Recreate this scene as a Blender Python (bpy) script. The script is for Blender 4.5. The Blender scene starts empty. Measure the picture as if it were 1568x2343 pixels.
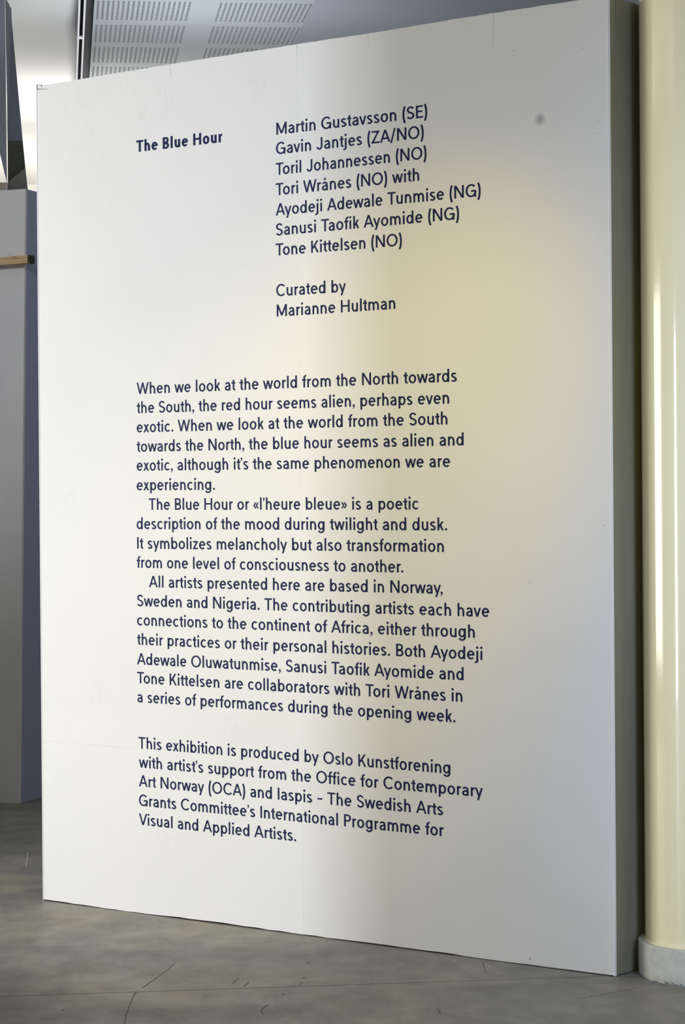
import bpy, bmesh, math, random
from mathutils import Vector, Matrix, noise
random.seed(7)
S = bpy.context.scene
C = S.collection

# ---------------------------------------------------------------- camera, light, exposure
EYE = 1.581
F = 5600.0
PITCH, ROLL = -0.006236, -0.00775
cr, sr, cp, sp = math.cos(ROLL), math.sin(ROLL), math.cos(PITCH), math.sin(PITCH)
CX = Vector((cr, -sp*sr, cp*sr)); CY = Vector((-sr, -sp*cr, cp*cr)); CF = Vector((0, cp, sp))
cam = bpy.data.cameras.new('camera')
cam.sensor_fit = 'VERTICAL'; cam.sensor_height = 24.0; cam.lens = F/2343.0*24.0
cam.clip_start = 0.05; cam.clip_end = 200
co = bpy.data.objects.new('camera', cam); C.objects.link(co)
m = Matrix.Identity(4)
for i in range(3):
    m[i][0] = CX[i]; m[i][1] = CY[i]; m[i][2] = -CF[i]
m[2][3] = EYE
co.matrix_world = m
S.camera = co

W = bpy.data.worlds.new('world'); S.world = W; W.use_nodes = True
W.node_tree.nodes['Background'].inputs[0].default_value = (1.0, 0.965, 0.83, 1)
W.node_tree.nodes['Background'].inputs[1].default_value = 0.365

def area(name, loc, target, sx, sy, power, col, spread=180):
    l = bpy.data.lights.new(name, 'AREA'); l.shape = 'RECTANGLE'; l.size = sx; l.size_y = sy
    l.energy = power; l.color = col; l.spread = math.radians(spread)
    o = bpy.data.objects.new(name, l); C.objects.link(o); o.location = loc
    d = (Vector(target)-Vector(loc)).normalized()
    o.rotation_euler = d.to_track_quat('-Z', 'Y').to_euler()
    return o
area('window_light', (-7.45, 5.4, 1.45), (0, 5.4, 1.45), 1.5, 2.5, 335, (0.83, 0.88, 1.0))
area('window_light', (-7.45, 10.9, 1.70), (0, 10.9, 1.70), 3.0, 2.5, 275, (1.0, 0.97, 0.86))
area('ceiling_fill', (-1.35, 16.1, 3.1), (-1.4, 16.2, 4.2), 1.5, 1.2, 40, (1.0, 0.98, 0.92))  # added fill hidden behind the text wall, lights the white ceiling
area('ceiling_fill', (-0.75, 12.9, 3.22), (-0.8, 13.0, 4.2), 1.0, 1.0, 11, (0.90, 0.95, 1.0))  # added fill, lights the perforated ceiling from below
area('ceiling_fill', (-1.6, 18.6, 2.9), (-1.8, 19.2, 4.2), 1.5, 0.8, 40, (1.0, 0.96, 0.86))  # added fill for the far end of the white ceiling
area('cool_fill', (1.4, 6.1, 1.55), (1.15, 8.0, 1.4), 0.3, 3.0, 11.5, (0.60, 0.71, 1.0), 105)  # added cool strip light, brightens the right end of the text wall
sl = bpy.data.lights.new('fill_spot', 'SPOT'); sl.energy = 215; sl.color = (1.0, 0.76, 0.03)  # warm spot added to tint the middle of the text wall
sl.spot_size = math.radians(37); sl.spot_blend = 1.0; sl.shadow_soft_size = 0.12
so = bpy.data.objects.new('fill_spot', sl); C.objects.link(so); so.location = (0.4, 5.6, 3.9)
so.rotation_euler = (Vector((0.02, 8.68, 1.55))-so.location).to_track_quat('-Z', 'Y').to_euler()

s2 = bpy.data.lights.new('fill_spot', 'SPOT'); s2.energy = 60; s2.color = (0.42, 0.60, 1.0)  # cool spot added to lift the right end of the text wall
s2.spot_size = math.radians(46); s2.spot_blend = 1.0; s2.shadow_soft_size = 0.15
s3 = bpy.data.objects.new('fill_spot', s2); C.objects.link(s3); s3.location = (1.7, 4.2, 3.1)
s3.rotation_euler = (Vector((1.45, 7.8, 1.45))-s3.location).to_track_quat('-Z', 'Y').to_euler()
s4 = bpy.data.lights.new('fill_spot', 'SPOT'); s4.energy = 190; s4.color = (0.95, 0.97, 1.0)  # spot added to brighten the grey partition
s4.spot_size = math.radians(38); s4.spot_blend = 1.0; s4.shadow_soft_size = 0.15
s5 = bpy.data.objects.new('fill_spot', s4); C.objects.link(s5); s5.location = (-2.1, 8.6, 3.95)
s5.rotation_euler = (Vector((-2.1, 12.5, 2.5))-s5.location).to_track_quat('-Z', 'Y').to_euler()

vs = S.view_settings
S.display_settings.display_device = 'sRGB'
vs.view_transform = 'Standard'; vs.look = 'None'; vs.exposure = 0.0; vs.gamma = 1.0; vs.use_curve_mapping = False
S.cycles.use_denoising = True

# ---------------------------------------------------------------- pixel -> place helpers (photo frame 1568 x 2343)
def ray(x, y):
    return CX*((x-784)/F) + CY*(-(y-1171.5)/F) + CF
def at_height(x, y, z):
    d = ray(x, y); return Vector((0, 0, EYE)) + d*((z-EYE)/d.z)
def at_depth(x, y, dep):
    d = ray(x, y); return Vector((0, 0, EYE)) + d*(dep/d.y)
TH = 0.66280
T = Vector((math.cos(TH), -math.sin(TH), 0)); N = Vector((math.sin(TH), math.cos(TH), 0))   # along the wall, away from the camera
P0 = Vector((0, 8.7, 0))
def at_wall(x, y):
    d = ray(x, y); q = Vector((0, 0, EYE)) + d*(N.dot(P0)/N.dot(d))
    return (q-P0).dot(T), q.z
def wp(s, z, n=0.0):
    return P0 + T*s + N*n + Vector((0, 0, z))

# ---------------------------------------------------------------- object helpers
def tag(o, label=None, cat=None, group=None, kind=None):
    if label: o['label'] = label
    if cat: o['category'] = cat
    if group: o['group'] = group
    if kind: o['kind'] = kind
    return o
def empty(name, loc):
    o = bpy.data.objects.new(name, None); C.objects.link(o); o.location = loc; o.empty_display_size = 0.1
    return o
class MB:
    def __init__(self): self.v = []; self.f = []
    def poly(self, pts):
        k = len(self.v); self.v += [Vector(p) for p in pts]; self.f.append(list(range(k, k+len(pts))))
    def hexa(self, lo, hi):                       # two matching rings -> closed prism
        k = len(self.v); n = len(lo); self.v += [Vector(p) for p in lo] + [Vector(p) for p in hi]
        self.f.append([k+i for i in range(n)][::-1]); self.f.append([k+n+i for i in range(n)])
        for i in range(n):
            j = (i+1) % n; self.f.append([k+i, k+j, k+n+j, k+n+i])
    def box(self, a, b):
        (x0, y0, z0), (x1, y1, z1) = a, b
        self.hexa([(x0,y0,z0),(x1,y0,z0),(x1,y1,z0),(x0,y1,z0)], [(x0,y0,z1),(x1,y0,z1),(x1,y1,z1),(x0,y1,z1)])
    def fbox(self, O, ax, ay, az):                # box from a corner and three edge vectors
        O, ax, ay, az = map(Vector, (O, ax, ay, az))
        r = [O, O+ax, O+ax+ay, O+ay]; self.hexa(r, [p+az for p in r])
    def build(self, name, mat, parent=None, smooth=False, recalc=True, bevel=0):
        me = bpy.data.meshes.new(name)
        off = parent.matrix_basis.translation.copy() if parent else Vector()
        pp = parent
        while pp and pp.parent:
            pp = pp.parent; off += pp.matrix_basis.translation
        me.from_pydata([tuple(v-off) for v in self.v], [], self.f)
        if recalc:
            bm = bmesh.new(); bm.from_mesh(me); bmesh.ops.recalc_face_normals(bm, faces=bm.faces); bm.to_mesh(me); bm.free()
        me.materials.append(mat)
        if smooth:
            for p in me.polygons: p.use_smooth = True
        o = bpy.data.objects.new(name, me); C.objects.link(o)
        if parent: o.parent = parent
        if bevel:
            b = o.modifiers.new('bevel', 'BEVEL'); b.width = bevel; b.segments = 2; b.limit_method = 'ANGLE'
        return o

# ---------------------------------------------------------------- materials
def mat(name, col, rough=0.6, spec=0.5, metal=0.0):
    m = bpy.data.materials.new(name); m.use_nodes = True
    b = m.node_tree.nodes['Principled BSDF']
    b.inputs['Base Color'].default_value = (*col, 1); b.inputs['Roughness'].default_value = rough
    b.inputs['Specular IOR Level'].default_value = spec; b.inputs['Metallic'].default_value = metal
    return m
class NT:
    def __init__(self, m): self.m = m; self.t = m.node_tree; self.b = self.t.nodes['Principled BSDF']
    def n(self, kind, **kw):
        nd = self.t.nodes.new(kind)
        for k, v in kw.items():
            if k.startswith('i_'): nd.inputs[k[2:].replace('_', ' ')].default_value = v
            else: setattr(nd, k, v)
        return nd
    def l(self, a, b): self.t.links.new(a, b)
    def coords(self, scale=(1,1,1), rot=(0,0,0)):
        g = self.n('ShaderNodeNewGeometry'); mp = self.n('ShaderNodeMapping')
        mp.inputs['Scale'].default_value = scale; mp.inputs['Rotation'].default_value = rot
        self.l(g.outputs['Position'], mp.inputs['Vector']); return mp.outputs['Vector']
    def noise(self, vec, scale, detail=4, rough=0.5, dist=0.0):
        nd = self.n('ShaderNodeTexNoise'); nd.inputs['Scale'].default_value = scale
        nd.inputs['Detail'].default_value = detail; nd.inputs['Roughness'].default_value = rough
        nd.inputs['Distortion'].default_value = dist
        self.l(vec, nd.inputs['Vector']); return nd.outputs['Fac']
    def ramp(self, fac, stops):
        r = self.n('ShaderNodeValToRGB'); e = r.color_ramp.elements
        while len(e) < len(stops): e.new(0.5)
        for k, (p, c) in enumerate(stops):
            e[k].position = p; e[k].color = (*c, 1) if len(c) == 3 else c
        self.l(fac, r.inputs['Fac']); return r.outputs['Color']
    def mul(self, a, b, f=1.0, mode='MULTIPLY'):
        mx = self.n('ShaderNodeMix', data_type='RGBA', blend_type=mode); mx.inputs['Factor'].default_value = f
        self.l(a, mx.inputs['A']); self.l(b, mx.inputs['B']); return mx.outputs['Result']
    def math(self, op, a, b=None):
        nd = self.n('ShaderNodeMath', operation=op)
        for i, v in enumerate((a, b)):
            if v is None: continue
            if isinstance(v, (int, float)): nd.inputs[i].default_value = v
            else: self.l(v, nd.inputs[i])
        return nd.outputs[0]
    def bump(self, h, strength, dist):
        bp = self.n('ShaderNodeBump'); bp.inputs['Strength'].default_value = strength; bp.inputs['Distance'].default_value = dist
        self.l(h, bp.inputs['Height']); self.l(bp.outputs['Normal'], self.b.inputs['Normal'])

# painted plaster board: fine roller texture, patches of brush strokes, one grey smudge
def make_wall_paint():
    m = mat('wall_paint', (0.80, 0.795, 0.78), 0.62, 0.3); t = NT(m)
    ax = (0, 0, TH)
    v = t.coords((1, 1, 1), ax)                      # x along the wall, z up
    fine = t.noise(v, 260, 2, 0.6)
    vs_ = t.coords((100, 100, 17), ax)
    strokes = t.noise(vs_, 1.6, 3, 0.65, 0.6)
    big = t.noise(v, 2.1, 2, 0.5)
    mask = t.n('ShaderNodeMapRange'); mask.inputs['From Min'].default_value = 0.68; mask.inputs['From Max'].default_value = 0.76
    t.l(big, mask.inputs['Value'])
    tot = mask.outputs[0]
    gp_ = t.n('ShaderNodeNewGeometry')
    for (x, y, rad) in ((150, 275, .22), (345, 235, .20), (255, 185, .10), (540, 1680, .13), (590, 190, .10), (1170, 1230, .10), (1100, 1480, .10)):
        dd = t.n('ShaderNodeVectorMath', operation='DISTANCE'); t.l(gp_.outputs['Position'], dd.inputs[0]); dd.inputs[1].default_value = wp(*at_wall(x, y))
        mr = t.n('ShaderNodeMapRange'); mr.inputs['From Min'].default_value = rad; mr.inputs['From Max'].default_value = rad*.3
        t.l(dd.outputs['Value'], mr.inputs['Value'])
        tot = t.math('MAXIMUM', tot, t.math('MULTIPLY', mr.outputs[0], t.math('GREATER_THAN', t.noise(v, 11, 3, 0.6), 0.51)))
    sr_ = t.n('ShaderNodeMapRange'); sr_.inputs['From Min'].default_value = 0.50; sr_.inputs['From Max'].default_value = 0.64; t.l(strokes, sr_.inputs['Value'])
    st = t.math('MULTIPLY', sr_.outputs[0], tot)
    h = t.math('ADD', t.math('MULTIPLY', fine, 0.16), t.math('MULTIPLY', st, 0.30))
    t.bump(h, 0.5, 0.004)
    mot = t.ramp(t.noise(v, 1.3, 5, 0.6), [(0.3, (0.795, 0.79, 0.775)), (0.7, (0.82, 0.815, 0.80))])
    g = t.n('ShaderNodeNewGeometry')
    d = t.n('ShaderNodeVectorMath', operation='DISTANCE'); t.l(g.outputs['Position'], d.inputs[0])
    d.inputs[1].default_value = wp(*at_wall(1236, 273))
    r = t.ramp(t.math('MULTIPLY', d.outputs['Value'], 20.0), [(0.05, (0.47, 0.47, 0.50)), (0.50, (1, 1, 1))])
    t.l(t.mul(mot, r), t.b.inputs['Base Color'])
    return m
PAINT = make_wall_paint()
PAINT_EDGE = mat('edge_bead_paint', (0.86, 0.86, 0.86), 0.45, 0.4)
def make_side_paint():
    m = mat('shaded_side_paint', (0.42, 0.42, 0.38), 0.6, 0.3); t = NT(m)  # dark olive end face: shade and warm column bounce put into the colour
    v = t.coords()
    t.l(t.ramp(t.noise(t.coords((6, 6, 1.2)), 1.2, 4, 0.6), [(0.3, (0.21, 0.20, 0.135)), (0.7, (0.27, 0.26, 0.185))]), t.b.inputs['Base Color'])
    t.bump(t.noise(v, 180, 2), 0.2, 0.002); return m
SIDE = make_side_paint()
INK = mat('navy_vinyl', (0.011, 0.019, 0.078), 0.6, 0.1)
DARK = mat('dark_gap', (0.015, 0.015, 0.018), 0.9, 0.1)
CRACK = mat('filler_crack', (0.36, 0.36, 0.36), 0.9, 0.1)
PLY = mat('raw_board_edge', (0.30, 0.26, 0.20), 0.8, 0.2)

def make_concrete():
    m = mat('polished_concrete', (0.3, 0.3, 0.28), 0.5, 0.35); t = NT(m)
    v = t.coords((1, 1, 1)); vst = t.coords((1.0, 0.45, 1), (0, 0, 0.5))
    a = t.ramp(t.noise(v, 1.7, 6, 0.62, 0.9), [(0.28, (0.190, 0.189, 0.190)), (0.5, (0.268, 0.256, 0.224)), (0.72, (0.36, 0.33, 0.27))])
    b = t.ramp(t.noise(vst, 7.0, 5, 0.65, 1.3), [(0.3, (0.78, 0.78, 0.80)), (0.55, (1, 1, 1)), (0.75, (1.12, 1.11, 1.07))])
    c = t.ramp(t.noise(v, 120, 3, 0.7), [(0.3, (0.86, 0.86, 0.86)), (0.6, (1.03, 1.03, 1.03))])
    w = t.noise(t.coords((1.0, 5.0, 1), (0, 0, -0.6)), 1.1, 4, 0.7, 2.2)
    s = t.ramp(w, [(0.492, (1, 1, 1)), (0.4985, (0.86, 0.86, 0.85)), (0.505, (1, 1, 1))])
    x = t.mul(t.mul(t.mul(a, b), c), s)
    t.l(x, t.b.inputs['Base Color'])
    t.l(t.ramp(t.noise(v, 5, 4), [(0.3, (0.42,)*3), (0.7, (0.62,)*3)]), t.b.inputs['Roughness'])
    t.bump(t.noise(v, 90, 3), 0.15, 0.002); return m
CONC = make_concrete()
def make_base_conc():
    m = mat('cast_concrete', (0.42, 0.43, 0.38), 0.8, 0.3); t = NT(m)
    v = t.coords()
    a = t.ramp(t.noise(v, 14, 5, 0.65), [(0.3, (0.46, 0.48, 0.43)), (0.7, (0.62, 0.63, 0.55))])
    vo = t.n('ShaderNodeTexVoronoi'); vo.inputs['Scale'].default_value = 95; t.l(v, vo.inputs['Vector'])
    p = t.ramp(vo.outputs['Distance'], [(0.08, (0.35, 0.35, 0.33)), (0.17, (1, 1, 1))])
    q = t.ramp(t.noise(v, 40, 2), [(0.45, (0, 0, 0)), (0.58, (1, 1, 1))])
    mx = t.n('ShaderNodeMix', data_type='RGBA', blend_type='MULTIPLY'); t.l(q, mx.inputs['Factor']); t.l(a, mx.inputs['A']); t.l(p, mx.inputs['B'])
    t.l(mx.outputs['Result'], t.b.inputs['Base Color'])
    t.bump(t.noise(v, 150, 3), 0.3, 0.003); return m
BASEC = make_base_conc()
def make_column_paint():
    m = mat('cream_gloss_paint', (0.60, 0.58, 0.42), 0.10, 0.5); t = NT(m)
    v = t.coords((1, 1, 0.35))
    t.l(t.ramp(t.noise(v, 2.2, 3, 0.5), [(0.3, (0.87, 0.82, 0.54)), (0.7, (0.91, 0.86, 0.57))]), t.b.inputs['Base Color'])
    t.bump(t.noise(t.coords(), 14, 2), 0.03, 0.002); return m
CREAM = make_column_paint()
CEIL = mat('ceiling_board_paint', (0.50, 0.535, 0.575), 0.8, 0.2)
CEILP = mat('plain_ceiling_paint', (0.42, 0.45, 0.52), 0.8, 0.2)
VOID = mat('ceiling_void_felt', (0.035, 0.04, 0.05), 0.95, 0.1)
HOLE = mat('shaded_hole_edge', (0.30, 0.315, 0.33), 0.9, 0.1)  # darker than the board: shade inside the holes put into colour
WHITE = mat('white_ceiling_paint', (0.86, 0.86, 0.84), 0.7, 0.3)
GREYP = mat('grey_partition_paint', (0.46, 0.46, 0.48), 0.7, 0.3)
def grey_var():
    t = NT(GREYP); v = t.coords()
    t.l(t.ramp(t.noise(v, 3, 4), [(0.3, (0.66, 0.665, 0.70)), (0.7, (0.72, 0.725, 0.76))]), t.b.inputs['Base Color'])
    t.bump(t.noise(v, 160, 2), 0.2, 0.002)
grey_var()
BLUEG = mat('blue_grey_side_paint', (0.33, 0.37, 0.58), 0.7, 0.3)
SLATE = mat('slate_blue_metal', (0.20, 0.22, 0.33), 0.5, 0.4)
OLIVE = mat('olive_shade', (0.016, 0.018, 0.010), 0.6, 0.3)  # shadow low on the slanting panel, put in as dark colour
OLIVE2 = mat('half_shade_grey', (0.11, 0.108, 0.098), 0.6, 0.3)  # paler part of the same shading, put in as colour
RAIL = mat('pale_aluminium', (0.62, 0.62, 0.72), 0.4, 0.5, 0.2)
BEIGE = mat('beige_board', (0.36, 0.32, 0.27), 0.7, 0.3)
def make_wood():
    m = mat('planed_pine', (0.5, 0.36, 0.2), 0.6, 0.3); t = NT(m)
    v = t.coords((3, 3, 40))
    t.l(t.ramp(t.noise(v, 2.5, 5, 0.65, 1.0), [(0.3, (0.30, 0.19, 0.10)), (0.5, (0.56, 0.41, 0.24)), (0.75, (0.68, 0.53, 0.34))]), t.b.inputs['Base Color'])
    return m
PINE = make_wood()
ENDG = mat('dark_end_grain', (0.045, 0.05, 0.035), 0.8, 0.2)
STEEL = mat('bright_steel', (0.8, 0.8, 0.85), 0.3, 0.5, 0.7)
WALLP = mat('hall_wall_paint', (0.60, 0.60, 0.58), 0.8, 0.2)

# ---------------------------------------------------------------- floor: slabs with a saw-cut joint
mb = MB(); mb.box((-9, -4, -0.12), (6.5, 24, -0.02))
floor = tag(mb.build('floor', DARK), kind='structure')
ja = at_height(0, 2280, 0); jb = at_height(1410, 2233, 0); jd = (jb-ja).normalized()
jn = Vector((-jd.y, jd.x, 0))
def jp(x, off): k = (x-ja.x)/jd.x; q = ja + jd*k + jn*off; return Vector((q.x, q.y, 0))
def slab(ring):
    mb = MB(); mb.hexa([(p.x, p.y, -0.02) for p in ring], [(p.x, p.y, 0) for p in ring]); return mb.build('slab', CONC, floor)
slab([jp(-9, 0.0035), jp(6.5, 0.0035), Vector((6.5, 24, 0)), Vector((-9, 24, 0))])
slab([Vector((-9, -4, 0)), Vector((6.5, -4, 0)), jp(6.5, -0.0035), jp(-9, -0.0035)])

# hairline crack and rubber scuffs lying on the slabs
def floor_mark(pts, w, name='scuff_mark', mt=None):
    mb = MB(); q = [at_height(x, y, 0.0004) for x, y in pts]
    for a, b in zip(q, q[1:]):
        d = (b-a).normalized(); n = Vector((-d.y, d.x, 0))*w
        mb.hexa([a-n, b-n, b+n, a+n], [p+Vector((0, 0, 0.0004)) for p in (a-n, b-n, b+n, a+n)])
    o = mb.build(name, mt or SCUFF, floor); return o
SCUFF = mat('rubber_scuff', (0.155, 0.155, 0.15), 0.8, 0.2)
floor_mark([(612,2300),(602,2306),(598,2313),(603,2321)], 0.0016)
floor_mark([(546,2238),(531,2251)], 0.0016)
floor_mark([(570,2247),(558,2257)], 0.0013)
floor_mark([(708,2200),(702,2205)], 0.0013)
floor_mark([(693,2247),(686,2253)], 0.0016)
floor_mark([(645,2275),(652,2274)], 0.004)
floor_mark([(691,2237.5),(699,2237)], 0.004)
floor_mark([(1002,2305),(1008,2321)], 0.0016)
floor_mark([(142,2311.5),(147,2311)], 0.004)
floor_mark([(1105,2201),(1112,2228)], 0.0016)
floor_mark([(1322,2285),(1340,2283),(1356,2279),(1372,2277.5),(1390,2272.5),(1405,2270.5),(1430,2266),(1447,2261),(1462,2259)], 0.0006, 'hairline_crack')
floor_mark([(400,2203),(385,2218),(360,2236),(340,2250),(325,2261)], 0.0012)
floor_mark([(312,2268),(303,2284),(296,2302),(288,2325),(284,2350)], 0.0012)
floor_mark([(60,1982),(64,1950)], 0.0014, mt=PAINT_EDGE)

# ---------------------------------------------------------------- ceiling with square perforations
CZ = EYE + 2.6
psi = math.atan2(142-784, F)
E1 = Vector((math.sin(psi), math.cos(psi), 0)); E2 = Vector((math.cos(psi), -math.sin(psi), 0))
def cpnt(a, b, dz=0.0): return E2*a + E1*b + Vector((0, 0, CZ+dz))
def crect(mb, a0, b0, a1, b1, z0=0.0, z1=0.012):
    mb.hexa([cpnt(a0,b0,z0), cpnt(a1,b0,z0), cpnt(a1,b1,z0), cpnt(a0,b1,z0)], [cpnt(a0,b0,z1), cpnt(a1,b0,z1), cpnt(a1,b1,z1), cpnt(a0,b1,z1)])
mb = MB(); crect(mb, 0.105, 6, 7, 24, 0.06, 0.10)
ceiling = tag(mb.build('ceiling', VOID), kind='structure')
mb = MB(); crect(mb, 1.345, 6, 7, 24); mb.build('plain_board', CEILP, ceiling)
bstarts = [12.205 + 0.6535*k for k in range(7)]
def perf_board(a0, a1, pa0, pa1, b0, b1, pb0, pb1):
    mb = MB(); nx, ny = 19, 20; hw = 0.0058; hl = 0.0072
    ca = [pa0+hw + (pa1-pa0-2*hw)*i/(nx-1) for i in range(nx)]; cb = [pb0+hl + (pb1-pb0-2*hl)*j/(ny-1) for j in range(ny)]
    xs = [a0] + [v for c in ca for v in (c-hw, c+hw)] + [a1]; ys = [b0] + [v for c in cb for v in (c-hl, c+hl)] + [b1]
    V = []; Fc = []; sides = []
    for z in (0.0, 0.012):
        for y in ys:
            for x in xs: V.append(cpnt(x, y, z))
    w = len(xs); off = w*len(ys)
    for j in range(len(ys)-1):
        for i in range(w-1):
            k = j*w+i; q = [k, k+1, k+w+1, k+w]
            if i % 2 == 1 and j % 2 == 1:
                for u in range(4):
                    p, r = q[u], q[(u+1) % 4]; sides.append(len(Fc)); Fc.append([p, r, r+off, p+off])
            else:
                Fc.append(q[::-1])
    mb.v = V; mb.f = Fc
    o = mb.build('perforated_board', CEIL, ceiling, recalc=False); o.data.materials.append(HOLE)
    for k in sides: o.data.polygons[k].material_index = 1
    return o
for b in bstarts:
    lo, hi = b-0.0735, b+0.5799
    perf_board(0.190, 0.7735, 0.205, 0.697, lo, hi, b, b+0.502)
    perf_board(0.7736, 1.344, 0.850, 1.336, lo, hi, b, b+0.502)
mb = MB(); crect(mb, 0.190, 6, 1.344, bstarts[0]-0.075); mb.build('plain_board', CEIL, ceiling)
mb = MB(); crect(mb, 0.190, bstarts[-1]+0.58, 1.344, 24); mb.build('plain_board', CEIL, ceiling)
# edge track along the ceiling
root = empty('ceiling_track', cpnt(0.125, 14, -0.02)); tag(root, 'pale twin-strip metal track along the left edge of the perforated ceiling', 'ceiling track')
def trk(name, a0, a1, z0, z1, mt, b0=8, b1=24): 
    mb = MB(); crect(mb, a0, b0, a1, b1, z0, z1); return mb.build(name, mt, root)
trk('rail', 0.107, 0.117, -0.03, 0.06, RAIL); trk('rail', 0.1355, 0.1455, -0.03, 0.06, RAIL)
trk('slot_back', 0.117, 0.1355, 0.02, 0.05, DARK)
trk('clip', 0.117, 0.1355, -0.026, -0.02, RAIL, 13.72, 13.80)
trk('cover_strip', 0.1455, 0.190, 0.045, 0.06, mat('dark_grey_strip', (0.075, 0.08, 0.09), 0.8, 0.2))

# ---------------------------------------------------------------- white ceiling, ripples added for soft light bands, and far wall at left
mb = MB(); prof = []
knots = [(6,0),(12.5,0),(12.95,-.008),(13.25,-.002),(13.7,.014),(14.3,.004),(15.5,-.004),(17.0,-.004),(17.4,.015),(17.8,.015),(20.6,0.0)]
def kz(b):
    for (b0, z0), (b1, z1) in zip(knots, knots[1:]):
        if b <= b1:
            u = (b-b0)/(b1-b0); u = u*u*(3-2*u); return z0+(z1-z0)*u
    return knots[-1][1]
bs = [6 + 14.6*i/150 for i in range(151)]
for b in bs: prof.append((b, kz(b)+0.02))
for (b0, z0), (b1, z1) in zip(prof, prof[1:]):
    mb.poly([cpnt(-7, b0, z0), cpnt(0.106, b0, z0), cpnt(0.106, b1, z1), cpnt(-7, b1, z1)])
me = mb.build('ceiling', WHITE, smooth=False); tag(me, kind='structure')
bm = bmesh.new(); bm.from_mesh(me.data); bmesh.ops.remove_doubles(bm, verts=bm.verts, dist=1e-4)
bmesh.ops.recalc_face_normals(bm, faces=bm.faces); bm.to_mesh(me.data); bm.free()
for p in me.data.polygons: p.use_smooth = True
sm = me.modifiers.new('thick', 'SOLIDIFY'); sm.thickness = 0.05; sm.offset = 1 if me.data.polygons[0].normal.z > 0 else -1
mb = MB(); mb.fbox(cpnt(-7, 20.55, -CZ), E2*14, E1*0.2, (0, 0, CZ+0.3)); tag(mb.build('wall_back', WHITE), kind='structure')

# outer wall on the left with two tall windows (out of frame; daylight comes through them)
mb = MB()
for y0, y1 in ((-4, 4.6), (6.2, 9.35), (12.45, 19.5)): mb.box((-7.75, y0, 0), (-7.55, y1, 4.1))
mb.box((-7.75, 4.6, 2.75), (-7.55, 6.2, 4.1)); mb.box((-7.75, 4.6, 0), (-7.55, 6.2, 0.15))
mb.box((-7.75, 9.35, 3.35), (-7.55, 12.45, 4.1)); mb.box((-7.75, 9.35, 0), (-7.55, 12.45, 0.15))
tag(mb.build('wall_left', WALLP), kind='structure')
for k, (y0, y1, z1) in enumerate(((4.6, 6.2, 2.75), (9.35, 12.45, 3.35))):
    mb = MB()
    for a, b in (((-7.7, y0, .15), (-7.6, y0+.05, z1)), ((-7.7, y1-.05, .15), (-7.6, y1, z1)),
                 ((-7.7, y0+.05, .15), (-7.6, y1-.05, .2)), ((-7.7, y0+.05, z1-.05), (-7.6, y1-.05, z1))): mb.box(a, b)
    tag(mb.build('window_%d' % (k+1), RAIL), kind='structure')
# unseen blocker added out of frame; shades the right half of the text wall
mb = MB(); mb.fbox((-1.47, 8.055, 0), (-0.06, 0, 0), (-0.12, -1.0, 0), (0, -0.07, 3.2))
tag(mb.build('light_blocker', WALLP, bevel=0.003), 'unseen pale light blocker added left of the text wall, beyond the frame', 'partition')
mb = MB(); mb.fbox((-3.0, 10.8, 0), (-0.06, 0, 0), (0, 2.6, 0), (0, 0, 3.6))  # unseen blocker added to shade the grey partition and the floor there
tag(mb.build('light_blocker', WALLP, bevel=0.003), 'unseen pale light blocker added before the tall window, beyond the frame', 'partition')

# ---------------------------------------------------------------- the exhibition text wall
sL, sR, HT, TK = -1.512, 1.118, 3.211, 0.24
corner = wp((sL+sR)/2, 0, TK/2)
wall = empty('exhibition_wall', corner)
tag(wall, 'large white freestanding exhibition wall covered in navy blue text', 'partition')
FT = 0.012                                                            # facing board thickness
tops = [(sL, HT-0.001), (-1.446, HT-0.0075), (-0.808, HT-0.002), (-0.195, HT), (0.126, HT-0.001), (0.612, HT+0.003), (sR, HT+0.001)]
def topz(s):
    for (a, za), (b, zb) in zip(tops, tops[1:]):
        if s <= b: return za+(zb-za)*(s-a)/(b-a)
    return tops[-1][1]
mb = MB(); mb.hexa([wp(sL+.013, 0.0, FT+.0005), wp(sR-.013, 0.0, FT+.0005), wp(sR-.013, 0.0, TK-.01), wp(sL+.013, 0.0, TK-.01)],
                   [wp(sL+.013, HT-.02, FT+.0005), wp(sR-.013, HT-.02, FT+.0005), wp(sR-.013, HT-.02, TK-.01), wp(sL+.013, HT-.02, TK-.01)])
mb.build('core', DARK, wall)
seams = [sL+0.0045, at_wall(679, 100)[0], sR-0.005]
zs = EYE - 0.952                                                       # horizontal joint
G = 0.00016
def bot(s): return max(0.0, 0.0042 + 0.0035*noise.noise(Vector((s*2.3, 3.1, 0))) + random.uniform(-.0012, .0012))
for i in range(2):
    a, b = seams[i]+G, seams[i+1]-G
    # lower board: slightly ragged foot
    n = 24; foot = [(a+(b-a)*k/n, bot(a+(b-a)*k/n)) for k in range(n+1)]
    ring = [(s, z) for s, z in foot] + [(b, zs-.00006), (a, zs-.00006)]
    mb = MB(); mb.hexa([wp(s, z, 0) for s, z in ring], [wp(s, z, FT) for s, z in ring]); mb.build('board', PAINT, wall)
    n = 60; tp = [(a+(b-a)*k/n, topz(a+(b-a)*k/n) + random.uniform(-.0009, .0006)) for k in range(n+1)]
    ring = [(a, zs+.00006), (b, zs+.00006)] + tp[::-1]
    if i == 0: ring = [(a, zs+G), (b, zs+G)] + tp[:0:-1] + [(a+0.028, topz(a)-.004), (a+0.024, topz(a)-.020), (a, topz(a)-.020)]
    mb = MB(); mb.hexa([wp(s, z, 0) for s, z in ring], [wp(s, z, FT) for s, z in ring]); mb.build('board', PAINT, wall)
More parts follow.
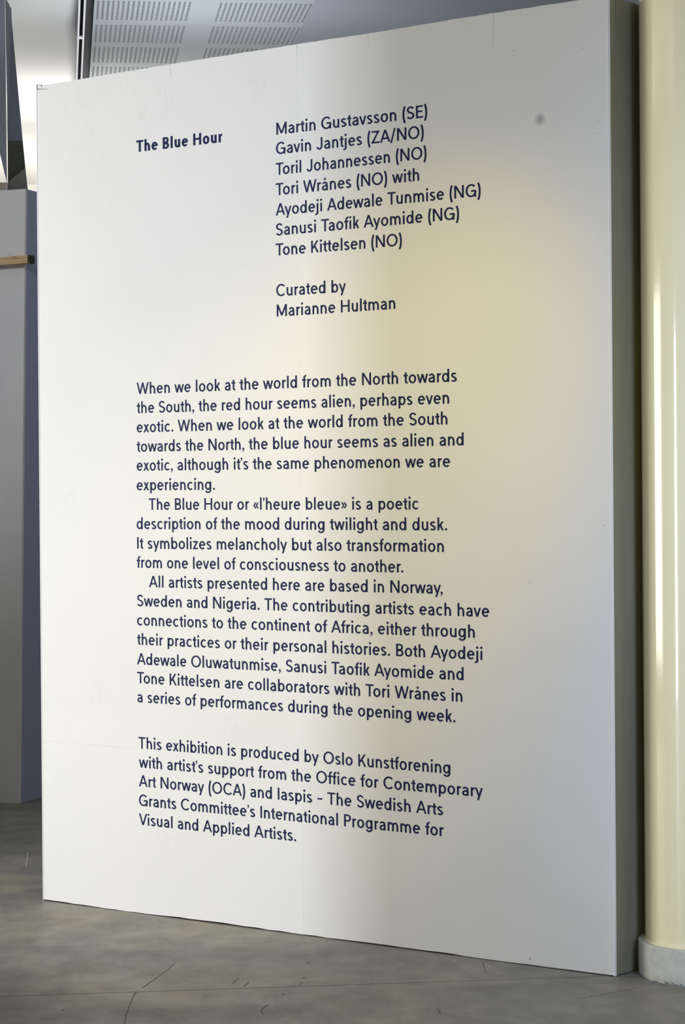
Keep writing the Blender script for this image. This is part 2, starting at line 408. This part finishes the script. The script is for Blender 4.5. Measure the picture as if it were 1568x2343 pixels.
for (x0, y0, x1, y1, w) in ((389, 147.5, 391, 176, .0011), (842, 77, 843.5, 108, .0005), (1130, 29, 1129, 124, .0005), (679, 101, 680, 130, .0006)):
    (sa, za), (sb, zb) = at_wall(x0, y0), at_wall(x1, y1)
    mb = MB(); mb.hexa([wp(sa-w, za, -.0002), wp(sa+w, za, -.0002), wp(sb+.0001, zb, -.0002), wp(sb-.0001, zb, -.0002)],
                       [wp(sa-w, za, .0001), wp(sa+w, za, .0001), wp(sb+.0001, zb, .0001), wp(sb-.0001, zb, .0001)]); mb.build('seam_crack', CRACK, wall)
# broken corner at the top left: a loose chip of board and a torn flake
a = seams[0]
mb = MB(); ring = [(a+.001, HT-.0185), (a+.0235, HT-.0185), (a+.020, HT-.007), (a+.002, HT+.001)]
mb.hexa([wp(s, z, .0016) for s, z in ring], [wp(s, z, .010) for s, z in ring]); mb.build('corner_chip', PAINT, wall)
mb = MB(); ring = [(a+.0255, HT-.0235), (a+.058, HT-.0255), (a+.060, HT-.0245), (a+.029, HT-.0215)]
mb.hexa([wp(s, z, -.0012) for s, z in ring], [wp(s, z, -.0001) for s, z in ring]); mb.build('tear_edge', PLY, wall)
# corner beads
for s0, s1, nn in ((sL, sL+.0045, .0), (sR-.005, sR, .0)):
    mb = MB(); mb.hexa([wp(s0, 0.002, -.0012), wp(s1, 0.002, -.0012), wp(s1, 0.002, FT), wp(s0, 0.002, FT)],
                       [wp(s0, topz(s0)+.001, -.0012), wp(s1, topz(s1), -.0012), wp(s1, topz(s1), FT), wp(s0, topz(s0)+.001, FT)])
    mb.build('corner_bead', PAINT_EDGE, wall, bevel=.0008)
# end panels (the right one shows, with a split at its top), back and cap
split = 0.046
ztop = HT+.001
ring = [(FT, .003), (FT+.03, .004), (FT+.05, .003), (TK, .003), (TK, ztop), (split+.0025, ztop), (split+.0004, ztop-.085), (split-.0004, ztop-.085), (split-.0025, ztop), (FT, ztop)]
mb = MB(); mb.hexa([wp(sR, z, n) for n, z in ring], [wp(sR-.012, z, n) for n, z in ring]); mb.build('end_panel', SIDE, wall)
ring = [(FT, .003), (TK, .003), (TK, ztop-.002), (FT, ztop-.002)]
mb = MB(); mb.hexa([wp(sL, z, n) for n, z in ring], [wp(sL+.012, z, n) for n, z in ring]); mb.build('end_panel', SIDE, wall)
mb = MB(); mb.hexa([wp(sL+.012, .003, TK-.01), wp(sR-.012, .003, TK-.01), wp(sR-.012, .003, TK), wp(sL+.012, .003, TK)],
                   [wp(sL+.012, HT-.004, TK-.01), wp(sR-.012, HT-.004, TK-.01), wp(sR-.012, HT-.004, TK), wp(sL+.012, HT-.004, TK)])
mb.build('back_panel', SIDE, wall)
# small nicks in the paint
mb = MB()
for (x, y, r) in ((1177,116,.0022),(1370,197,.0016),(1368,276,.0018),(1370,305,.0018),(1333,112,.0016),(1382,1202,.002),(1213,2194,.003),(1212,1332,.002),(117,1888,.0015)):
    s, z = at_wall(x, y); pts = [(s+r*math.cos(u)*.8, z+r*math.sin(u)) for u in [k*math.pi/4 for k in range(8)]]
    mb.hexa([wp(p, q, -.0003) for p, q in pts], [wp(p, q, .0001) for p, q in pts])
tag(mb.build('paint_nicks', PLY, wall), kind='stuff')

# ---------------------------------------------------------------- lettering: a stroke alphabet (cap height 1)
XH, ASC, DSC = 0.71, 1.03, -0.27
def arc(cx, cy, rx, ry, a0, a1, n=None):
    n = n or max(3, int(abs(a1-a0)/15)+1)
    return [(cx+rx*math.cos(math.radians(a0+(a1-a0)*k/n)), cy+ry*math.sin(math.radians(a0+(a1-a0)*k/n))) for k in range(n+1)]
class Gl:
    """collects closed polygons (outlines of strokes) for one glyph"""
    def __init__(s, ha, hb): s.a = ha; s.b = hb; s.q = []
    def v(s, x, y0, y1): s.q.append([(x, y0), (x+2*s.a, y0), (x+2*s.a, y1), (x, y1)])      # x = left edge
    def h(s, y, x0, x1): s.q.append([(x0, y), (x1, y), (x1, y+2*s.b), (x0, y+2*s.b)])      # y = lower edge
    def d(s, x0, y0, x1, y1, t=0.93):                                                      # diagonal, centre line, flat ends
        L = math.hypot(x1-x0, y1-y0); hx = t*s.a*L/abs(y1-y0)
        s.q.append([(x0-hx, y0), (x0+hx, y0), (x1+hx, y1), (x1-hx, y1)])
    def p(s, pts):                                                                          # smooth path with an elliptical pen
        n = len(pts); Lf = []; Rt = []
        for i in range(n):
            x0, y0 = pts[max(0, i-1)]; x1, y1 = pts[min(n-1, i+1)]
            tx, ty = x1-x0, y1-y0; l = math.hypot(tx, ty) or 1; nx, ny = -ty/l, tx/l
            k = math.sqrt((s.a*nx)**2 + (s.b*ny)**2); ox, oy = s.a*s.a*nx/k, s.b*s.b*ny/k
            Lf.append((pts[i][0]+ox, pts[i][1]+oy)); Rt.append((pts[i][0]-ox, pts[i][1]-oy))
        for i in range(n-1): s.q.append([Rt[i], Rt[i+1], Lf[i+1], Lf[i]])
        return s
    def o(s, x0, x1, y0, y1, a0=0, a1=360):                                                 # ring given by its outer box
        cx, cy = (x0+x1)/2, (y0+y1)/2; s.p(arc(cx, cy, (x1-x0)/2-s.a, (y1-y0)/2-s.b, a0, a1))
    def dot(s, cx, cy, r): s.q.append(arc(cx, cy, r, r, 0, 330, 11))
    def arch(s, x0, x1, foot=0.0, top=XH+.01, lead=150):                                    # n-shoulder ending in a right stem with right edge x1
        cx = (x0+x1)/2; rx = (x1-x0)/2-s.a; ry = 0.30
        s.p(arc(cx, top-s.b-ry, rx, ry, lead, 0) + [(x1-s.a, (top-s.b-ry+foot)/2), (x1-s.a, foot)])
def glyph(ch, ha, hb):
    g = Gl(ha, hb); a, b = ha, hb; ls = rs = 0.11; w = 0.5
    R = 0.07
    if ch == 'a' or ch == 'å':
        w = .56; ls, rs = .075, .105
        g.p(arc(w/2-.005, .46, w/2-a-.005, .26-b, 157, 0, 11) + [(w-a, .30), (w-a, 0)])
        g.p([(w-a, .43-b*.4), (.30, .425-b*.6)] + arc(.265, .2075, .265-a, .2175-b, 90, 270, 10)[0:] + arc(.265, .25, w-a-.265, .26-b, 275, 340, 5))
        if ch == 'å': g.p(arc(w/2, .94, .083, .083, 0, 360, 14)) if False else ring_small(g, w/2, .935)
    elif ch == 'b': w = .635; ls, rs = .11, R; g.v(0, 0, ASC); g.o(.02, w, -.01, XH+.01)
    elif ch == 'c': w = .585; ls, rs = R, .05; g.p(arc(.325, .355, .325-a, .36-b, 46, 314))
    elif ch == 'd': w = .635; ls, rs = R, .11; g.v(w-2*a, 0, ASC); g.o(0, w-.02, -.01, XH+.01)
    elif ch == 'e':
        w = .645; ls, rs = R, .06; g.p(arc(w/2, .355, w/2-a, .36-b, -4, 318)); g.h(.30, a, w-a*1.2)
    elif ch == 'f':
        w = .40; ls, rs = .02, -.01; g.p([(.115+a, 0), (.115+a, .72)] + arc(.115+a+.17, .80, .17, ASC+.01-.80-b, 180, 95, 6) + [(w, ASC+.005-b)]); g.h(XH-2*b-.015, 0, .375)
    elif ch == 'g':
        w = .635; ls, rs = R, .11; g.o(0, w-.02, .0, XH+.01)
        g.p([(w-a, XH), (w-a, .02)] + arc(w/2-.005, .02, w/2-a+.005, .29-b, 0, -158, 12))
    elif ch == 'h': w = .575; g.v(0, 0, ASC); g.arch(0, w)
    elif ch == 'i': w = 2*a; g.v(0, 0, XH); g.dot(a, .945, a+.020)
    elif ch == 'j':
        w = 2*a; rs = .11; g.p([(a, XH), (a, -.06)] + arc(a-.16, -.08, .16, .19-b, 0, -90, 7) + [(a-.22, -.265+b)]); g.dot(a, .945, a+.020)
    elif ch == 'k': w = .56; ls, rs = .11, .01; g.v(0, 0, ASC); g.d(a+.045, .24, w-.115, XH); g.d(w-.095, 0, .245, .43)
    elif ch == 'l': w = 2*a; g.v(0, 0, ASC)
    elif ch == 'm':
        w = .955; g.v(0, 0, XH); g.arch(0, w/2+a); g.arch(w/2-a, w)
    elif ch == 'n': w = .575; g.v(0, 0, XH); g.arch(0, w)
    elif ch == 'o': w = .66; ls = rs = R; g.o(0, w, -.01, XH+.01)
    elif ch == 'p': w = .635; ls, rs = .11, R; g.v(0, DSC+.01, XH); g.o(.02, w, -.01, XH+.01)
    elif ch == 'r': w = .355; ls, rs = .11, .02; g.v(0, 0, XH); g.p(arc(.33, .42, .33-a, XH-.42-b, 160, 92, 6) + [(w, XH-b-.004)])
    elif ch == 's': 
        w = .515; ls = rs = .055; c = w/2; r1 = .225-a+.02; r2 = .2575-a
        g.p(arc(c, .525, r1, .195-b, 22, 235, 12) + arc(c, .185, r2, .195-b, 65, -158, 13))
    elif ch == 't':
        w = .37; ls, rs = .02, .03; g.p([(.115+a, .89), (.115+a, .20)] + arc(.115+a+.13, .18, .13, .185-b, 180, 265, 5) + [(w, .0+b-.004)]); g.h(XH-2*b-.01, 0, w)
    elif ch == 'u':
        w = .575; g.v(w-2*a, 0, XH); cx = w/2; g.p([(a, XH), (a, .35)] + arc(cx, .30-.01+b*0+.0, cx-a, .30-b, 180, 330, 10))
    elif ch == 'v': w = .64; ls = rs = .0; g.d(a*.98, XH, w/2, 0); g.d(w/2, 0, w-a*.98, XH)
    elif ch == 'w': w = .98; ls = rs = .0; k = a*.98; g.d(k, XH, w*.285, 0); g.d(w*.285, 0, w/2, XH); g.d(w/2, XH, w*.715, 0); g.d(w*.715, 0, w-k, XH)
    elif ch == 'x': w = .60; ls = rs = .01; g.d(a*1.1, 0, w-a*1.1-.02, XH); g.d(a*1.1+.02, XH, w-a*1.1, 0)
    elif ch == 'y': w = .66; ls = rs = .0; g.d(a*.98, XH, w/2+.01, .03); g.d(w*.36, DSC+.01, w-a*.98, XH)
    elif ch == 'z': w = .52; ls = rs = .05; g.h(0, 0, w); g.h(XH-2*b, .02, w-.01); g.d(.105, .08, w-.115, XH-.08)
    elif ch == 'A': w = .92; ls = rs = .005; g.d(a, 0, w/2, 1); g.d(w/2, 1, w-a, 0); g.h(.245, .2, w-.2)
    elif ch == 'B':
        w = .65; rs = .07; g.v(0, 0, 1)
        for y0, y1, x in ((.465, 1, w-.035), (0, .535, w)):
            r = (y1-y0)/2; g.p([(a, y1-b), (x-r*1.0, y1-b)] + arc(x-r*.98, (y0+y1)/2, r*.98-a, r-b, 88, -88, 9) + [(x-r*1.0, y0+b), (a, y0+b)])
    elif ch == 'C': w = .87; ls, rs = R, .05; g.p(arc(.49, .5, .49-a, .515-b, 43, 317))
    elif ch == 'E': w = .60; rs = .07; g.v(0, 0, 1); g.h(0, 0, w); g.h(.455, 0, w-.05); g.h(1-2*b, 0, w)
    elif ch == 'G':
        w = .90; ls, rs = R, .10; g.p(arc(.48, .5, .48-a, .515-b, 42, 350)); g.h(.40, .48, w); g.v(w-2*a, -.0, .45)
    elif ch == 'H': w = .81; g.v(0, 0, 1); g.v(w-2*a, 0, 1); g.h(.445, a, w-a)
    elif ch == 'I': w = 2*a; g.v(0, 0, 1)
    elif ch == 'J': w = .57; ls, rs = .04, .11; g.p([(w-a, 1), (w-a, .34)] + arc(w/2, .30, w/2-a, .315-b, 0, -165, 12))
    elif ch == 'K': w = .75; ls, rs = .11, .0; g.v(0, 0, 1); g.d(a+.07, .34, w-.15, 1); g.d(w-.115, 0, .30, .59)
    elif ch == 'M': w = .98; g.v(0, 0, 1); g.v(w-2*a, 0, 1); g.d(a*1.05, 1, w/2, .08); g.d(w/2, .08, w-a*1.05, 1); 
    elif ch == 'N': w = .83; g.v(0, 0, 1); g.v(w-2*a, 0, 1); g.d(a*1.1, 1, w-a*1.1, 0)
    elif ch == 'O': w = 1.0; ls = rs = R; g.o(0, w, -.015, 1.015)
    elif ch == 'P': w = .64; rs = .04; g.v(0, 0, 1); r = .295; g.p([(a, 1-b), (w-r, 1-b)] + arc(w-r, 1-r, r-a, r-b, 88, -88, 9) + [(w-r, 1-2*r+b), (a, 1-2*r+b)])
    elif ch == 'S':
        w = .67; ls = rs = .06; c = w/2; g.p(arc(c, .735, w/2-.02-a, .28-b, 20, 236, 13) + arc(c, .265, w/2-a, .28-b, 64, -158, 14))
    elif ch == 'T': w = .74; ls = rs = .03; g.v(w/2-a, 0, 1); g.h(1-2*b, 0, w)
    elif ch == 'V': w = .86; ls = rs = .0; g.d(a, 1, w/2, 0); g.d(w/2, 0, w-a, 1)
    elif ch == 'W': w = 1.27; ls = rs = .01; g.d(a, 1, w*.28, 0); g.d(w*.28, 0, w/2, 1); g.d(w/2, 1, w*.72, 0); g.d(w*.72, 0, w-a, 1)
    elif ch == 'Z': w = .74; ls = rs = .05; g.h(0, 0, w); g.h(1-2*b, .02, w-.01); g.d(.12, .08, w-.13, .92)
    elif ch == '(': w = .28; ls, rs = .08, .04; g.p(arc(.70, .395, .70-a, 1.08, 142, 218, 11))
    elif ch == ')': w = .28; ls, rs = .04, .08; g.p(arc(w-.70, .395, .70-a, 1.08, 38, -38, 11))
    elif ch == '/': w = .50; ls = rs = .0; g.d(a, -.12, w-a, ASC+.03, .85)
    elif ch == '.': w = 2*a+.03; ls = rs = .09; g.dot(w/2, w/2-.005, w/2+.003)
    elif ch == ',':
        w = 2*a+.03; ls, rs = .07, .07; g.dot(w/2, w/2, w/2); g.q.append([(w-.045, w*.55), (w+.003, w*.45), (w-.01, -.03), (.03, -.19), (.0, -.15), (w-.085, 0.0)])
    elif ch == '’':
        w = 2*a+.0; ls, rs = .04, .04; y = ASC-w/2-.02; g.dot(w/2, y, w/2); g.q.append([(w-.04, y+.02), (w+.003, y), (w-.01, y-.11), (.03, y-.25), (.0, y-.21), (w-.085, y-.07)])
    elif ch in '«»':
        w = .50; ls = rs = .06; sgn = 1 if ch == '«' else -1
        for x in (.0, .23):
            l, r = x+.05, x+.22
            if sgn < 0: l, r = r, l
            g.d(l, .36, r, .61, .75); g.d(l, .36, r, .11, .75)
    elif ch == '–': w = .45; ls = rs = .09; g.h(.33, 0, w)
    elif ch == ' ': w = .375; ls = rs = 0
    return g.q, w, ls, rs
def ring_small(g, cx, cy):
    A, B = g.a, g.b; g.a, g.b = .040, .036; g.p(arc(cx, cy, .070, .066, 0, 360, 14)); g.a, g.b = A, B
KERN = {'To': -.13, 'Ta': -.13, 'Tu': -.05, 'Ay': -.06, 'Vi': -.03, 'Wr': -.04, 'Wh': .0, 'av': -.02, 'ew': -.02, 'wa': -.03, 'we': -.02,
        'ry': -.01, 'y,': -.10, 'ay': -.02, 'r.': -.06, 'Af': -.02, 'Ad': -.02, 'Ki': -.0, 'Ku': -.01, 't’': -.02, 'A/': -.02, '/N': .02, '(O': -.01}
def layout(text, ha, hb):
    x = 0; out = []; first = True; prev = ''
    for ch in text:
        q, w, ls, rs = glyph(ch, ha, hb)
        x += KERN.get(prev+ch, 0)
        ls *= .84; rs *= .84
        if not first: x += ls
        first = False
        out.append((q, x)); end = x+w; x = end+rs; prev = ch
    return out, end
def text_line(text, xl, yl, xr, yr, x_end, cap, bold=False, x_start=None):
    """xl,yl - xr,yr: two points of the baseline; x_start, x_end: where its letters begin and end"""
    ha, hb = (.112, .086) if bold else (.0815, .067)
    s0, z0 = at_wall(xl, yl); s1, z1 = at_wall(xr, yr)
    sl = (z1-z0)/(s1-s0)
    a = at_wall(x_start if x_start is not None else xl, yl)[0]; b = at_wall(x_end, yr)[0]
    lay, wid = layout(text, ha, hb); kx = (b-a)/wid
    mb = MB(); hgt = 0.00035
    for q, x in lay:
        for j, poly in enumerate(q):
            top = hgt + 0.00002*(j % 5)
            P = []
            for (u, v) in poly:
                s = a+(x+u)*kx; z = z0+(s-s0)*sl+v*cap
                P.append((s, z))
            k = len(mb.v); n = len(P)
            mb.v += [wp(s, z, -top) for s, z in P] + [wp(s, z, -0.00002) for s, z in P]
            mb.f.append([k+i for i in range(n)])
            for i in range(n):
                i2 = (i+1) % n; mb.f.append([k+i, k+n+i, k+n+i2, k+i2])
    o = mb.build('text_line', INK, wall, recalc=True)
    o['label'] = 'bold navy blue title lettering' if bold else 'navy blue line of lettering'
    return kx/cap
PT = 0.0731; CAP = PT*0.599
LINES = [
 ("The Blue Hour", 313, 348, 505, 325.8, 508.6, 312, 1),
 ("Martin Gustavsson (SE)", 634, 308.4, 966, 269.4, 978, 632.6, 0),
 ("Gavin Jantjes (ZA/NO)", 640, 352.7, 948, 318, 970, 631.8, 0),
 ("Toril Johannessen (NO)", 640, 400, 956, 365.2, 976.4, 631.3, 0),
 ("Tori Wrånes (NO) with", 640, 446.5, 957, 413.6, 959.7, 631.3, 0),
 ("Ayodeji Adewale Tunmise (NG)", 634, 493.2, 1056.5, 453, 1100.4, 631.2, 0),
 ("Sanusi Taofik Ayomide (NG)", 640, 538.7, 1031.8, 503.3, 1051, 631.6, 0),
 ("Tone Kittelsen (NO)", 640, 584.5, 879.6, 565.5, 920, 631.3, 0),
 ("Curated by", 640, 677.7, 764.4, 669.7, 792, 632.3, 0),
 ("Marianne Hultman", 634, 724.6, 903, 707, 905, 633.5, 0),
 ("When we look at the world from the North towards", 318, 901.8, 1044, 873.1, 1046, 312.9, 0),
 ("the South, the red hour seems alien, perhaps even", 318, 945.7, 1026, 923.8, 1028.3, 313, 0),
 ("exotic. When we look at the world from the South", 318, 989.7, 1022, 971.2, 1024.4, 313, 0),
 ("towards the North, the blue hour seems as alien and", 318, 1034, 1059, 1019.2, 1061.4, 313, 0),
 ("exotic, although it’s the same phenomenon we are", 318, 1077.3, 1028, 1068.8, 1030.5, 313, 0),
 ("experiencing.", 318, 1122.2, 490, 1121, 492, 313, 0),
 ("The Blue Hour or «l’heure bleue» is a poetic", 346, 1166.7, 956, 1166, 958.6, 340.7, 0),
 ("description of the mood during twilight and dusk.", 318, 1210.7, 1021, 1213.8, 1023.6, 313, 0),
 ("It symbolizes melancholy but also transformation", 315, 1255.4, 1014, 1263.2, 1016.2, 314, 0),
 ("from one level of consciousness to another.", 318, 1299.3, 921, 1310.3, 923.3, 313, 0),
 ("All artists presented here are based in Norway,", 343, 1343.8, 987, 1358.3, 1013.5, 341, 0),
 ("Sweden and Nigeria. The contributing artists each have", 318, 1387, 1118, 1412, 1120.2, 313.8, 0),
 ("connections to the continent of Africa, either through", 318, 1431, 1085, 1459.5, 1087, 313.9, 0),
 ("their practices or their personal histories. Both Ayodeji", 318, 1475.3, 1102, 1510, 1104.2, 313.9, 0),
 ("Adewale Oluwatunmise, Sanusi Taofik Ayomide and", 318, 1520.5, 1059, 1556.5, 1061.4, 313.7, 0),
 ("Tone Kittelsen are collaborators with Tori Wrånes in", 322, 1563.7, 1057, 1606, 1058.7, 313.9, 0),
 ("a series of performances during the opening week.", 318, 1607, 1040, 1653, 1042.6, 314.4, 0),
 ("This exhibition is produced by Oslo Kunstforening", 325, 1712.8, 1009, 1768.8, 1031, 317.2, 0),
 ("with artist’s support from the Office for Contemporary", 322, 1756.3, 1084, 1822.3, 1105.5, 318, 0),
 ("Art Norway (OCA) and Iaspis – The Swedish Arts", 320, 1799.3, 1012, 1865.6, 1014.3, 318, 0),
 ("Grants Committee’s International Programme for", 318, 1843.3, 1013, 1913.6, 1015.7, 318.3, 0),
 ("Visual and Applied Artists.", 318, 1887, 676, 1925, 678, 318.3, 0),
]
for (tx, xl, yl, xr, yr, xe, xs0, bd) in LINES:
    k = text_line(tx, xl, yl, xr, yr, xe, CAP, bool(bd), xs0)
    print('K %.3f %s' % (k, tx))

# ---------------------------------------------------------------- cream column on its concrete foot
cx, cy, RB, RC = 1.22, 8.055, 0.255, 0.232
col = empty('column', (cx, cy, 0)); tag(col, 'round glossy cream column on a low concrete foot right of the text wall', 'column')
def lathe(prof, n=96, wob=0.0):
    mb = MB()
    for r, z in prof:
        for i in range(n):
            u = 2*math.pi*i/n; rr = r
            if wob: rr += wob*(noise.noise(Vector((math.cos(u)*5, math.sin(u)*5, z*30))))
            mb.v.append(Vector((cx+rr*math.cos(u), cy+rr*math.sin(u), z)))
    for k in range(len(prof)-1):
        for i in range(n):
            j = (i+1) % n; mb.f.append([k*n+i, k*n+j, (k+1)*n+j, (k+1)*n+i])
    return mb
HB_ = 0.116
o = lathe([(0.02, 0), (RB-.004, 0), (RB-.001, .006), (RB, .03), (RB, HB_-.004), (RB-.004, HB_), (0.02, HB_)], 128, .0018).build('foot', BASEC, col, smooth=True)
o.modifiers.new('es', 'EDGE_SPLIT').split_angle = math.radians(40)
o = lathe([(RC, HB_+.0005), (RC+.0012, HB_+.003), (RC, HB_+.008), (RC, HB_+.012), (RC, HB_+.02), (RC, .5), (RC, 1.5), (RC, 2.5), (RC, CZ-.01)], 160).build('shaft', CREAM, col, smooth=True)
o = lathe([(RC-.001, HB_), (RC+.009, HB_+.0002), (RC+.006, HB_+.003), (RC-.001, HB_+.006)], 128, .003).build('paint_bead', CREAM, col, smooth=True)
mb = MB()
for k in range(30):       # drips and splashes of paint at the bottom of the foot
    u = math.radians(random.uniform(-150, -60)); wd = random.uniform(.0015, .005)/RB; hh = random.uniform(.003, .011)
    q = [(cx+(RB+.0012)*math.cos(t), cy+(RB+.0012)*math.sin(t)) for t in (u-wd, u+wd)]; p = [(cx+(RB-.004)*math.cos(t), cy+(RB-.004)*math.sin(t)) for t in (u-wd, u+wd)]
    mb.hexa([(*q[0], .0), (*q[1], .0), (*p[1], .0), (*p[0], .0)], [(*q[0], hh), (*q[1], hh*.7), (*p[1], hh*.7), (*p[0], hh)])
tag(mb.build('paint_splashes', mat('grey_splash', (0.22, 0.225, 0.21), .8, .2), col), kind='stuff')

# ---------------------------------------------------------------- grey partition in the left background
fc = at_height(44, 1838, 0); an = math.radians(20)
A1 = Vector((math.cos(an), -math.sin(an), 0)); A2 = Vector((math.sin(an), math.cos(an), 0))
PH = at_depth(63, 433.5, fc.y).z
lean = (at_depth(63, 433.5, fc.y).x - at_depth(33, 433.5, fc.y).x)
gp = empty('grey_partition', fc-A1*1.1); tag(gp, 'tall grey leaning partition block behind the left end of the text wall', 'partition')
up = Vector((0, 0, PH)); L = 3.0
tp = fc + A1*lean*0.98 + up
mb = MB(); mb.hexa([fc-A1*L, fc-A1*.0, fc-A1*.0+A2*.02, fc-A1*L+A2*.02], [tp-A1*L, tp, tp+A2*.02, tp-A1*L+A2*.02]); mb.build('front_panel', GREYP, gp)
mb = MB(); mb.hexa([fc+A2*.0205, fc+A2*0.9, fc+A2*0.9-A1*.02, fc+A2*.0205-A1*.02], [tp+A2*.0205, tp+A2*0.9, tp+A2*0.9-A1*.02, tp+A2*.0205-A1*.02]); mb.build('side_panel', BLUEG, gp)
mb = MB(); mb.hexa([tp-A1*L-up*0.002+A2*.03, tp-A1*.03-up*0.002+A2*.03, tp-A1*.03-up*0.002+A2*.88, tp-A1*L-up*0.002+A2*.88], [tp-A1*L+A2*.03-up*.001, tp-A1*.03+A2*.03-up*.001, tp-A1*.03+A2*.88-up*.001, tp-A1*L+A2*.88-up*.001]); mb.build('top_panel', GREYP, gp)
# pine batten fixed across its face
dp = fc.y-0.05
def on_front(x, y, off=0.0):                       # the plane of the front panel, shifted towards the camera
    d = ray(x, y); q0 = fc + A1*lean*.9; nrm = A2
    k = (nrm.dot(q0-Vector((0, 0, EYE)))-off)/nrm.dot(d); return Vector((0, 0, EYE))+d*k
q = on_front(63, 583.5, .06); q2 = on_front(63, 601.5, .06); hgt = q.z-q2.z
bt = empty('pine_batten', q2-A1*.3); tag(bt, 'pine batten fixed across the face of the grey partition', 'batten')
mb = MB(); mb.fbox(q2-A1*1.2-Vector((0,0,.036)), A1*1.2+Vector((0, 0, .036)), A2*.058, (0, 0, hgt)); mb.build('strip', PINE, bt)
mb = MB(); mb.fbox(q2+A1*.0003, A1*.012, A2*.058, (0, 0, hgt)); mb.build('cut_end', ENDG, bt)
a = on_front(17.5, 573.5, .005); b = on_front(24, 586, .055)
def rod(a, b, r, n=8):
    mb = MB(); d = (b-a).normalized(); u = d.orthogonal().normalized(); w = d.cross(u)
    mb.hexa([a+(u*math.cos(t)+w*math.sin(t))*r for t in [2*math.pi*i/n for i in range(n)]], [b+(u*math.cos(t)+w*math.sin(t))*r for t in [2*math.pi*i/n for i in range(n)]]); return mb
rod(a, b, .0018).build('nail', STEEL, bt)

# folded slanting slate-blue panel on top of the grey partition
dpt = fc.y+0.02
def fp(x, y, dd=0.0): return at_depth(x, y, dpt+dd)
fe_t, fe_b = fp(10.6, -140), fp(16.3, 435.2)          # front fold
rt, rm, rb = fp(4, -140, .35), fp(26, 45, .30), fp(63, 433.0, .16)
r0 = fp(22, 0, .32)
lt, lb = fp(-120, -140, 1.2), fp(-120, -90, 1.2)
l1 = fp(0, 352, .16); l2 = fp(14.6, 415, .01)
sp_ = empty('slanting_panel', tp-A1*.15); tag(sp_, 'slate blue folded panel slanting up from the grey partition top', 'panel')
def sheet(name, pts, mt, back=Vector((0, .012, 0))):
    mb = MB(); mb.hexa(pts, [p+back for p in pts]); return mb.build(name, mt, sp_)
m1, m2 = fp(17.1, 322, .01), fp(51.5, 322, .19)
rr = fp(23, -60, .33)
sheet('right_leaf', [fp(11.6,-60,.02), fp(17.1,322,.02), fp(51.5,322,.19), rm, r0, rr], mat('shaded_slate_metal', (0.070, 0.076, 0.10), 0.6, 0.3))  # darker copy of the slate; shade on this leaf put into its colour
sheet('shaded_foot', [fp(17.1,322.3,.02), fp(18.2,417,.02), fp(57.6,384,.17), fp(51.5,322.3,.19)], OLIVE)  # patch painted as the shadow above the diagonal
sheet('half_shade_foot', [fp(18.2,417.2,.02), fp(16.6,435.4,.02), fp(63,433,.16), fp(57.7,384.4,.17)], OLIVE2)  # patch painted as the lighter shade below the diagonal
sheet('left_leaf', [fp(-60,-60,.8), fp(10.4,-60,.02), fp(14.8,415,.02), fp(0,352,.16), fp(-60,99,.8)], SLATE)
mb = rod(fp(10.9, -60, .0), fp(15.9, 435, .0), .0016); mb.build('edge_wire', RAIL, sp_)
mb = MB(); q = fp(-30, 436, .5); mb.fbox((q.x, q.y, PH), (.10, 0, 0), (0, .02, 0), (0, 0, .045)); 
bb = at_depth(-60, 418, dpt+.5); bc = at_depth(22, 418, dpt+.5)
mb = MB(); mb.fbox((bb.x, bb.y, PH-.001), (bc.x-bb.x, 0, 0), (0, .03, 0), (0, 0, bb.z-PH+.001)); 
tag(mb.build('beige_board', BEIGE), 'narrow beige board lying on top of the grey partition', 'board')
